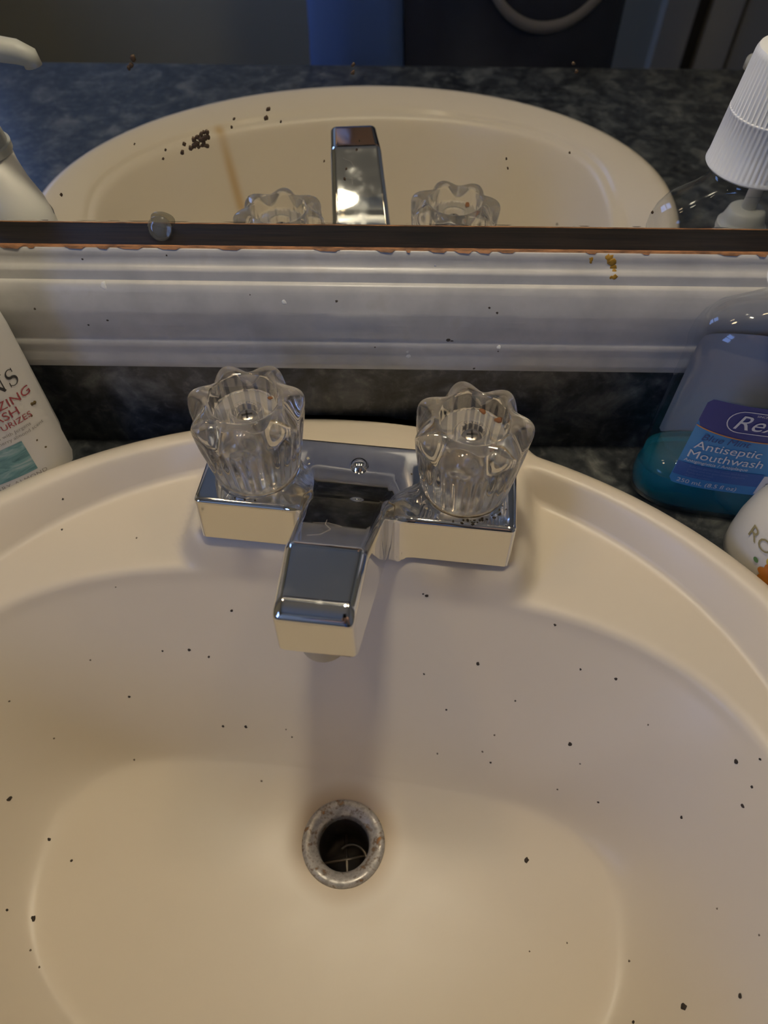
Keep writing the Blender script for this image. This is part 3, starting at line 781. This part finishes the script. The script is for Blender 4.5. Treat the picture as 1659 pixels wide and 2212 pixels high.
F2.text('Blue Mint', -LW+.0045, zb+.0345, .0058, L_navy, lab, .0008, shear=.2)
F2.text('Antiseptic', -LW+.0035, zb+.0280, .0078, L_white, lab, .0008)
F2.text('Mouthwash', -LW+.0022, zb+.0212, .0078, L_white, lab, .0008)
F2.text('Antigingivitis / Antiplaque', -LW+.0022, zb+.0180, .0030, L_white, lab, .0008)
F2.patch(-LW+.0002, .012, zb+.0068, zb+.0165, B_mid, lab, 'claims_panel', .0006, 0, 20, 3)
for i, (t_, wd) in enumerate((('Kills the germs that cause bad breath,', 0), ('plaque and the gum disease gingivitis', 0), ('Fights bad breath', 0), ('Alcohol content', 0))):
    F2.text(t_, -LW+.006, zb+.0144-.0022*i, .0019, flat('print_pale%d' % i, (.10, .17, .40)), lab, .0009)
F2.text('250 mL (8.5 fl oz)', -LW+.0035, zb+.0022, .0042, L_white, lab, .0008)
F2.patch(.0125, .0285, zb+.0015, zb+.0155, L_white, lab, 'seal_panel', .0006, 0, 10, 3)
F2.text('ADA', .0175, zb+.0118, .0034, L_grey, lab, .0009)
for i in range(5): F2.stroke([(.0152+k*.0012, zb+.0100-.0016*i) for k in range(10 - (i % 2)*2)], .0006, L_grey, lab, 'fine_print', .0009)
F2.patch(.0250, .0298, zb+.0185, zb+.0270, L_white, lab, 'side_panel', .0006, 0, 4, 3)
F2.patch(.0262, .0295, zb+.0195, zb+.0225, L_grey, lab, 'side_print', .0008, 0, 4, 2)
# back label seen through the clear plastic
bx, bfr = bottle_frame(mc, mang+math.pi, MA*mk, MBD*mk, MN)
F3 = Face2D(bfr)
F3.patch(-.034, .034, ZCT+.026, ZCT+.094, flat('back_label_paper', (.55, .55, .56)), mw, 'back_label', .0003, .004, 36, 8)

# ------------------------------------------------------------------ pump soap bottles
M_white = mat('white_plastic', (.74, .73, .69), .38)
M_trans = mat('frosted_plastic', (.55, .56, .52), .45, 0, Transmission_Weight=.25)
def pump_bottle(name, c, ang, a, b, n, hb, label, nozzle_ang, plastic, collar_h=.024, rc=.0165, prof=None, headz=None):
    e = empty(name, (c[0], c[1], ZCT), label, 'soap bottle')
    xy, fr = bottle_frame(c, ang, a, b, n)
    prof = prof or [(.6, 0), (.82, .0006), (.87, .003), (.90, .014), (.95, .023), (1., .034), (1., hb-.012), (.985, hb-.004), (.94, hb+.003), (.80, hb+.012), (.62, hb+.019)]
    m = MB(); R = []
    for k, z in prof: R.append(section(c, xy, a*k, max(b*k, rc*.95), n if k > .8 else 2.1, ZCT+z))
    zt = prof[-1][1]
    R += [[(c[0]+r*math.cos(ang+2*math.pi*i/72), c[1]+r*math.sin(ang+2*math.pi*i/72), ZCT+z) for i in range(72)] for r, z in ((rc*1.02, zt+.005), (rc*.9, zt+.006), (rc*.8, zt+.012))]
    m.rings(R, True, True, True).build('bottle_body', plastic, e)
    zc_ = zt+.0055
    cm = MB().lathe([(rc*1.0, zc_), (rc*1.08, zc_+.0006), (rc*1.08, zc_+.004), (rc*1.0, zc_+.0045), (rc*.90, zc_+collar_h*.6), (rc*.80, zc_+collar_h*.92), (rc*.70, zc_+collar_h), (rc*.4, zc_+collar_h+.0005)], (c[0], c[1], ZCT), 48)
    cm.build('collar', M_trans, e, auto=50)
    zs = zc_+collar_h
    zh = headz if headz else zs+.020
    MB().lathe([(.0042, zs-.001), (.0042, zh+.002)], (c[0], c[1], ZCT), 20).build('pump_stem', M_white, e)
    ca, sa = math.cos(nozzle_ang), math.sin(nozzle_ang)
    pts = []; rad = []
    for q, z, r in ((-.013, zh+.001, .004), (-.011, zh+.004, .0072), (-.004, zh+.0058, .0085), (.006, zh+.006, .0080), (.018, zh+.006, .0062), (.032, zh+.0058, .0052), (.040, zh+.0048, .0050), (.045, zh+.0026, .0046), (.0455, zh-.001, .0040)):
        pts.append((c[0]+q*ca, c[1]+q*sa, ZCT+z)); rad.append(r)
    MB().tube(pts, rad, 16).build('pump_head', M_trans, e)
    return e, Face2D(fr)
jc = (-.2087, -.0522); ja = math.radians(34)
jb, FJ = pump_bottle('soap_pump_bottle', jc, ja, .0340, .0185, 2.4, .112, 'white hand wash pump bottle with red lettering and a teal wave picture', math.radians(2), M_white, headz=.178)
J_red, J_blk, J_teal, J_gry = flat('print_red', (.36, .05, .06)), flat('print_black', (.03, .03, .03)), flat('print_teal', (.10, .27, .29)), flat('print_soft_grey', (.28, .26, .24))
zl = ZCT
jl = FJ.patch(-.0330, .0330, zl+.012, zl+.108, mat('label_paper', (.72, .71, .67), .4), jb, 'front_label', .0002, .004, 36, 6)
# serif brand name drawn stroke by stroke: J E R G E N S
def serif(x0, zb_, h, w, kind):
    th_, tn = h*.15, h*.045; P_ = []
    def S_(pts, wd): P_.append(([(x0+a*w, zb_+b*h) for a, b in pts], wd))
    def bar(a, b0=0., b1=1., wd=None): S_([(a, b0), (a, b1)], wd or th_)
    def ser(a, b, l=.22): S_([(a-l, b), (a+l, b)], tn)
    def arcp(cx_, cz_, rx, rz, a0, a1, n_=16): return [(cx_+rx*math.cos(math.radians(a0+(a1-a0)*i/n_)), cz_+rz*math.sin(math.radians(a0+(a1-a0)*i/n_))) for i in range(n_+1)]
    if kind == 'J': bar(.55, .05, 1.); ser(.55, 1.); S_(arcp(.3, .02, .25, .22, 0, -150), tn*1.6)
    if kind == 'E':
        bar(.2); ser(.2, 1.); ser(.2, 0.); S_([(.2, .98), (.85, .98), (.88, .78)], tn); S_([(.2, .02), (.85, .02), (.92, .24)], tn); S_([(.2, .52), (.65, .52)], tn); S_([(.65, .40), (.65, .64)], tn)
    if kind == 'R':
        bar(.2); ser(.2, 1.); ser(.2, 0.); q = [(.2, .97)]+arcp(.5, .74, .32, .23, 90, -90)+[(.2, .51)]; S_(q, [tn]*6+[th_*.8]*(len(q)-12)+[tn]*6); S_([(.5, .5), (.95, .02)], th_); ser(.97, .02, .08)
    if kind == 'G':
        q = arcp(.55, .5, .48, .5, 40, 330, 30); S_(q, [tn]*5+[th_]*(len(q)-12)+[tn]*7); bar(.92, .08, .42); ser(.9, .42, .18); S_([(.93, .8), (.93, 1.)], tn)
    if kind == 'N':
        bar(.16, 0, 1., tn*1.2); bar(.90, 0, 1., tn*1.2); S_([(.10, 1.), (.90, 0.)], th_); ser(.16, 0.); ser(.06, 1., .12); ser(.90, 1.)
    if kind == 'S':
        q = arcp(.5, .745, .33, .245, 40, 262, 18)+arcp(.5, .255, .37, .26, 80, -145, 18); w_ = [tn+(th_-tn)*math.exp(-((i-18.5)/8.)**2) for i in range(len(q))]; S_(q, w_); S_([(.78, .76), (.78, 1.)], tn); S_([(.16, .02), (.16, .30)], tn)
    return P_
x = -.0248
for ch_ in 'JERGENS':
    w_ = {'J': .0065, 'N': .0088, 'G': .0085, 'S': .0068}.get(ch_, .0075)
    for pts, wd in serif(x, zl+.0770, .0092, w_*.80, ch_):
        FJ.stroke(pts, wd, J_blk, jl, 'brand_letter_stroke', .0004+random.random()*.0001)
    x += w_*.80+.0015
FJ.text('MOISTURIZING', .0290, zl+.0680, .0072, J_red, jl, .0005, align='RIGHT')
FJ.text('HAND WASH', .0200, zl+.0615, .0072, J_red, jl, .0005, align='RIGHT')
FJ.text('CLEANS + MOISTURIZES', .0240, zl+.0563, .0050, J_red, jl, .0005, align='RIGHT')
FJ.text('enriched with Jergens', .0215, zl+.0520, .0030, J_gry, jl, .0005, align='RIGHT')
FJ.text('classic cherry almond scent', .0270, zl+.0485, .0030, J_gry, jl, .0005, align='RIGHT')
M_wave = mat('wave_print', (.2, .4, .42), .4)
v = coords(M_wave, (1, 1, 3.2)); setc(M_wave, ramp(M_wave, noise(M_wave, v, 55, 5, .6, 1.2), [(.3, (.05, .17, .18)), (.5, (.15, .33, .34)), (.68, (.36, .50, .50)), (.8, (.5, .58, .57))]))
FJ.patch(-.0145, .0135, zl+.0245, zl+.0460, M_wave, jl, 'wave_picture', .0004, 0, 16, 6)
FJ.text('CHERRY-ALMOND', .0175, zl+.0200, .0038, J_gry, jl, .0005, align='RIGHT', space=1.15)
sm4 = MB()
for x_, z_, r in ((.0262, .0617, .0012), (.0275, .0611, .001), (.0235, .0560, .0006), (.020, .041, .0005), (.022, .034, .0006), (.006, .102, .0005), (.0175, .0895, .0005)):
    crumb(sm4, FJ.fn(x_, zl+z_, .0003), (math.sin(ja), -math.cos(ja), 0), r, 1.4, .15)
o_ = sm4.build('brown_splashes', mat('soap_splash', (.12, .08, .02), .6), jb); o_['kind'] = 'stuff'

kc = (.2165, -.1050); kang = math.radians(-40)
kb, FK = pump_bottle('orange_soap_bottle', kc, kang, .0420, .0290, 2.3, .098, 'white pump bottle with gold letters and an orange blossom picture right of the sink', math.radians(256), mat('pearl_plastic', (.70, .68, .60), .35), headz=.142,
    prof=[(.6, 0), (.92, .0006), (.985, .003), (1., .010), (1., .020), (.97, .031), (.90, .042), (.79, .051), (.62, .058), (.46, .062)], collar_h=.014, rc=.0135)
kcz = ZCT
def kprof(z):
    zz = z-ZCT; ks = [(0, .985), (.010, 1.), (.020, 1.), (.031, .97), (.042, .90), (.051, .79), (.058, .62), (.062, .46)]
    for (a, ka_), (b, kb_) in zip(ks, ks[1:]):
        if zz <= b: return ka_+(kb_-ka_)*max(zz-a, 0)/(b-a)
    return .46
_, kfr = bottle_frame(kc, kang, .0420, .0290, 2.3, kprof); FK = Face2D(kfr)
K_gold = flat('print_gold', (.30, .26, .13))
FK.text('ROYALE', -.0330, kcz+.0285, .0095, K_gold, kb, .0006, name='gold_lettering')
FK.text('NECTAR', -.0150, kcz+.0390, .0060, J_blk, kb, .0006, name='dark_lettering')
fl2 = []
def petal(cx_, cz_, a, l, w_, m, nm):
    pts = []
    for i in range(14):
        t_ = 2*math.pi*i/14; u_ = l*(.5+.5*math.cos(t_)); v_ = w_*math.sin(t_)
        pts.append((cx_+u_*math.cos(a)-v_*math.sin(a), cz_+u_*math.sin(a)+v_*math.cos(a)))
    FK.shape(pts, m, kb, nm, .0006+random.random()*.0002)
for k in range(8): petal(-.0115, kcz+.0190, k*math.pi/4, .0085, .0030, flat('petal_orange%d' % k, (.62, .20+.02*(k % 3), .03)), 'orange_petal')
petal(-.0160, kcz+.0240, math.radians(120), .005, .0016, flat('petal_yellow', (.55, .42, .06)), 'yellow_petal')
petal(-.0215, kcz+.0210, math.radians(150), .003, .0012, flat('leaf_green', (.10, .22, .07)), 'green_leaf')

# ------------------------------------------------------------------ vanity light above the mirror
vl = empty('vanity_light', (-.02, 0, .575), 'chrome bar with three round bulbs above the mirror', 'light')
def emis(name, col, s):
    m = bpy.data.materials.new(name); m.use_nodes = True; N = m.node_tree.nodes; N.clear()
    e = N.new('ShaderNodeEmission'); e.inputs[0].default_value = (*col, 1); e.inputs[1].default_value = s
    o = N.new('ShaderNodeOutputMaterial'); m.node_tree.links.new(e.outputs[0], o.inputs[0]); return m
LZ = .63
MB().box(-.32, .28, -.022, .012, LZ-.055, LZ+.055).build('back_plate', M_chrome, vl, smooth=False)
for i, (bx_, rB, pw, colr) in enumerate(((-.23, .030, .22, (1., .72, .42)), (-.02, .030, 1., (1., .87, .65)), (.19, .030, .22, (1., .72, .42)))):
    MB().tube([(bx_, -.022, LZ), (bx_, -.040, LZ)], [.020, .018], 24).build('socket', M_steel, vl)
    bl = MB(); R = []; n = 28
    for j in range(15):
        p = math.pi*(j+.001)/14.002; R.append([(bx_+rB*math.sin(p)*math.cos(2*math.pi*k/n), -.062-rB*math.cos(p), LZ+rB*math.sin(p)*math.sin(2*math.pi*k/n)) for k in range(n)])
    bl.rings(R, True, True, True).build('bulb', emis('warm_bulb%d' % i, colr, BULB_W*pw), vl)

# ------------------------------------------------------------------ person holding the phone
M_skin = mat('skin', (.50, .32, .24), .5)
M_shirt = mat('navy_shirt', (.02, .024, .04), .85)
M_lit_side = mat('blue_lit_side', (.10, .18, .42), .85)
v = coords(M_shirt); setc(M_shirt, ramp(M_shirt, noise(M_shirt, v, 9, 4), [(.3, (.028, .033, .055)), (.7, (.045, .054, .085))]))
bump(M_shirt, noise(M_shirt, v, 700, 2), .2, .0006)
M_jean = mat('dark_trousers', (.03, .035, .05), .85)
M_hair = mat('hair', (.03, .02, .015), .6)
PX, PY = .095, -.76
per = empty('person', (PX, PY, ZFL), 'person in a dark shirt with an added blue panel for side light, standing at the counter', 'person')
def skin(name, V_, E_, Rd, m, parent, root=0, sub=2):
    b = BASE[parent.name]; me = bpy.data.meshes.new(name)
    me.from_pydata([tuple(np.array(p)-b) for p in V_], E_, []); me.update()
    o = bpy.data.objects.new(name, me); COL.objects.link(o); o.parent = parent; BASE[o.name] = b
    md = o.modifiers.new('skin', 'SKIN'); md.use_smooth_shade = True
    if not me.skin_vertices: me.skin_vertices.new(name='')
    for i, r in enumerate(Rd):
        s = me.skin_vertices[0].data[i]; s.radius = r if hasattr(r, '__len__') else (r, r); s.use_root = (i == root)
    o.modifiers.new('sub', 'SUBSURF').levels = sub; o.modifiers['sub'].render_levels = sub
    me.materials.append(m); return o
V_ = [(PX, PY, .02), (PX, PY, .16), (PX, PY+.01, .34), (PX, PY, .50), (PX, PY+.015, .57), (PX, PY+.05, .65), (PX, PY+.055, .74), (PX, PY+.04, .80),   # 0-7 pelvis..head
      (PX-.19, PY, .48), (PX-.22, PY+.13, .26), (PX-.115, PY+.33, .235),            # 8-10 left arm to wrist
      (PX+.19, PY, .48), (PX+.23, PY+.13, .27), (PX+.005, PY+.335, .235),             # 11-13 right arm to wrist
      (PX-.09, PY, -.06), (PX-.10, PY+.01, -.42), (PX-.10, PY-.01, -.77), (PX-.10, PY+.13, -.82),
      (PX+.09, PY, -.06), (PX+.10, PY+.01, -.42), (PX+.10, PY-.01, -.77), (PX+.10, PY+.13, -.82)]
E_ = [(0, 1), (1, 2), (2, 3), (3, 4), (4, 5), (5, 6), (6, 7), (3, 8), (8, 9), (9, 10), (3, 11), (11, 12), (12, 13), (0, 14), (14, 15), (15, 16), (16, 17), (0, 18), (18, 19), (19, 20), (20, 21)]
Rd = [(.15, .10), (.135, .095), (.15, .10), (.11, .08), (.05, .055), (.065, .08), (.075, .095), (.05, .06), .05, .040, .027, .05, .040, .027, .085, .055, .038, .03, .085, .055, .038, .03]
# hands grow out of the wrists: left hand closes on the phone, right hand hangs
def hand(w, fwd, up, side, curl):
    i0 = len(V_); w = np.array(w); fwd, up, side = map(np.array, (fwd, up, side))
    palm = w+fwd*.045; V_.append(tuple(palm)); E_.append((hand.w, i0)); Rd.append((.032, .016))
    for k, (sd, ln) in enumerate(((-.026, .062), (-.009, .072), (.009, .068), (.026, .054))):
        a = len(V_); p = palm+fwd*.035+side*sd
        V_.append(tuple(p)); Rd.append(.009); E_.append((i0, a))
        q = p+fwd*ln*.5*math.cos(curl)+up*ln*.5*math.sin(curl); V_.append(tuple(q)); Rd.append(.008); E_.append((a, a+1))
        q2 = q+fwd*ln*.5*math.cos(2*curl)+up*ln*.5*math.sin(2*curl); V_.append(tuple(q2)); Rd.append(.007); E_.append((a+1, a+2))
    a = len(V_); p = w+fwd*.022+side*-.030; V_.append(tuple(p)); Rd.append(.011); E_.append((i0, a))
    V_.append(tuple(p+fwd*.028-side*.018+up*.010)); Rd.append(.0095); E_.append((a, a+1))
    V_.append(tuple(p+fwd*.052-side*.020+up*.024)); Rd.append(.008); E_.append((a+1, a+2))
hand.w = 10; hand(V_[10], (.15, .85, .50), (.30, -.45, .84), (.95, -.1, -.15), .75)
hand.w = 13; hand(V_[13], (-.25, .83, .50), (-.30, -.45, .84), (-.92, -.15, -.25), .75)
body_o = skin('body', V_, E_, Rd, M_skin, per)
# shirt: torso shell with sleeves
def oval(cx_, cy_, z, a, b, n=48, ph=0., amp=.0):
    return [(cx_+(a+amp*math.cos(9*t_+ph))*math.cos(t_), cy_+(b+amp*math.sin(7*t_+ph))*math.sin(t_), z) for t_ in [2*math.pi*i/n for i in range(n)]]
sh = MB(); sh.rings([oval(PX, PY, z, a, b, 64, ph, amp) for z, a, b, ph, amp in ((-.16, .196, .150, 0, .004), (-.10, .198, .155, .5, .004), (-.04, .198, .162, 1, .0035), (.02, .197, .166, 1.4, .003), (.08, .196, .166, 1.8, .003), (.16, .195, .160, 2, .003), (.26, .20, .150, 2.5, .003), (.36, .205, .14, 3, .002), (.44, .20, .125, 3, .001), (.50, .165, .10, 3, 0), (.535, .10, .08, 3, 0), (.545, .07, .07, 3, 0))])
shirt = sh.build('shirt', M_shirt, per)
for s_, path in ((-1, ((PX-.15, PY, .46), (PX-.20, PY+.02, .44), (PX-.215, PY+.08, .35))), (1, ((PX+.15, PY, .46), (PX+.205, PY+.02, .44), (PX+.22, PY+.08, .35)))):
    MB().tube(path, [.075, .068, .062], 24).build('sleeve', M_shirt, shirt)
# added shell over the shirt's left side, blue window light put into its colour
ov = MB(); Ro = []
for z, a, b, ph, amp in ((-.20, .206, .158, 0, .004), (-.10, .208, .163, .5, .004), (-.04, .208, .170, 1, .0035), (.02, .207, .174, 1.4, .003), (.08, .206, .174, 1.8, .003), (.16, .205, .168, 2, .003), (.26, .21, .158, 2.5, .003), (.36, .213, .148, 3, .002), (.44, .208, .133, 3, .001), (.50, .172, .108, 3, 0)):
    arc_o = [(PX+(a+amp*math.cos(11*t_+ph))*math.cos(t_), PY+(b+amp*math.sin(13*t_+ph))*math.sin(t_), z) for t_ in [math.radians(112+.12*(z+.2)*100+i*(258-112)/30) for i in range(31)]]
    arc_i = [(PX+(a-.006)*math.cos(t_), PY+(b-.006)*math.sin(t_), z) for t_ in [math.radians(112+.12*(z+.2)*100+i*(258-112)/30) for i in range(31)]]
    Ro.append(arc_o+arc_i[::-1])
ov.rings(Ro, True, True, True).build('blue_lit_side', M_lit_side, per)
# pale ring print on the shirt front
M_print = mat('faded_print', (.34, .33, .33), .8)
rp = MB(); cxp, czp, rp_ = PX+.080, .105, .098
pts = []
for i in range(30):
    a = math.radians(200+150*i/29); x_ = cxp+rp_*.9*math.cos(a); z_ = czp+rp_*math.sin(a)
    zi = np.interp(z_, [-.16, -.04, .08, .26], [.150, .162, .166, .150])+.004; ai = .199
    pts.append((x_, PY+zi*math.sqrt(max(1-((x_-PX)/ai)**2, .02)), z_))
wv = [.0016+.0045*max(math.sin(math.pi*i/29),0)**.5 for i in range(30)]
R1 = []
for (x_, y_, z_), w_ in zip(pts, wv):
    d = np.array([x_-cxp, 0, z_-czp]); d /= np.linalg.norm(d)
    R1.append([(x_+d[0]*w_, y_+.0006, z_+d[2]*w_), (x_-d[0]*w_, y_+.0006, z_-d[2]*w_), (x_-d[0]*w_, y_-.002, z_-d[2]*w_), (x_+d[0]*w_, y_-.002, z_+d[2]*w_)])
rp.rings(R1, True, True, True).build('ring_print', M_print, shirt)
tr = MB()
for s_ in (-1, 1):
    tr.rings([oval(PX+s_*.092, PY, z, a, b, 32) for z, a, b in ((-.05, .10, .125), (-.2, .098, .11), (-.42, .075, .085), (-.76, .062, .075))])
tr.rings([oval(PX, PY, z, a, b, 48) for z, a, b in ((.03, .175, .128), (-.04, .188, .132), (-.12, .188, .125))])
tr.build('trousers', M_jean, per)
hm = MB(); R = []
for j in range(9):
    p = math.pi*.52*j/8; r = .098*math.sin(p+.02); R.append([(PX+r*.9*math.cos(2*math.pi*k/32), PY+.035+r*1.12*math.sin(2*math.pi*k/32)-.012, .745+.115*math.cos(p)) for k in range(32)])
hm.rings(R, True, True, False).build('hair', M_hair, per)
for s_ in (-1, 1):
    e_ = MB().lathe([(.002, -.011), (.009, -.007), (.012, 0), (.009, .007), (.002, .011)], (PX+s_*.032, PY+.148, .715), 16); e_.build('eye', mat('eye_white', (.6, .58, .55), .2), per)
MB().tube([(PX, PY+.145, .72), (PX, PY+.166, .69), (PX, PY+.150, .68)], [.008, .013, .010], 12).build('nose', M_skin, per)
MB().tube([(PX-.025, PY+.142, .655), (PX, PY+.152, .653), (PX+.025, PY+.142, .655)], [.004, .007, .004], 10).build('mouth', mat('lips', (.42, .2, .17), .5), per)
# the phone taking the picture: the lens sits just behind the viewpoint
ph_e = empty('phone', tuple(CAM-fw*.02-cu*.07), 'dark phone held up above the sink', 'phone')
def phone_box(w0, w1, h0, h1, d0, d1):
    v_ = []
    for a in (w0, w1):
        for b in (h0, h1):
            for d in (d0, d1): v_.append(tuple(CAM+cr*a+cu*b+fw*d))
    return v_, [(0, 1, 3, 2), (4, 6, 7, 5), (0, 4, 5, 1), (2, 3, 7, 6), (0, 2, 6, 4), (1, 5, 7, 3)]
m_ = MB(); m_.add(*phone_box(-.052, .024, -.135, .022, -.016, -.008)); bevel(m_.build('phone_case', mat('phone_black', (.012, .012, .014), .4), ph_e, smooth=False), .003, 3)
m_ = MB(); m_.add(*phone_box(-.049, .021, -.132, .019, -.0166, -.0158)); m_.build('screen', mat('phone_screen', (.02, .02, .03), .1), ph_e, smooth=False)
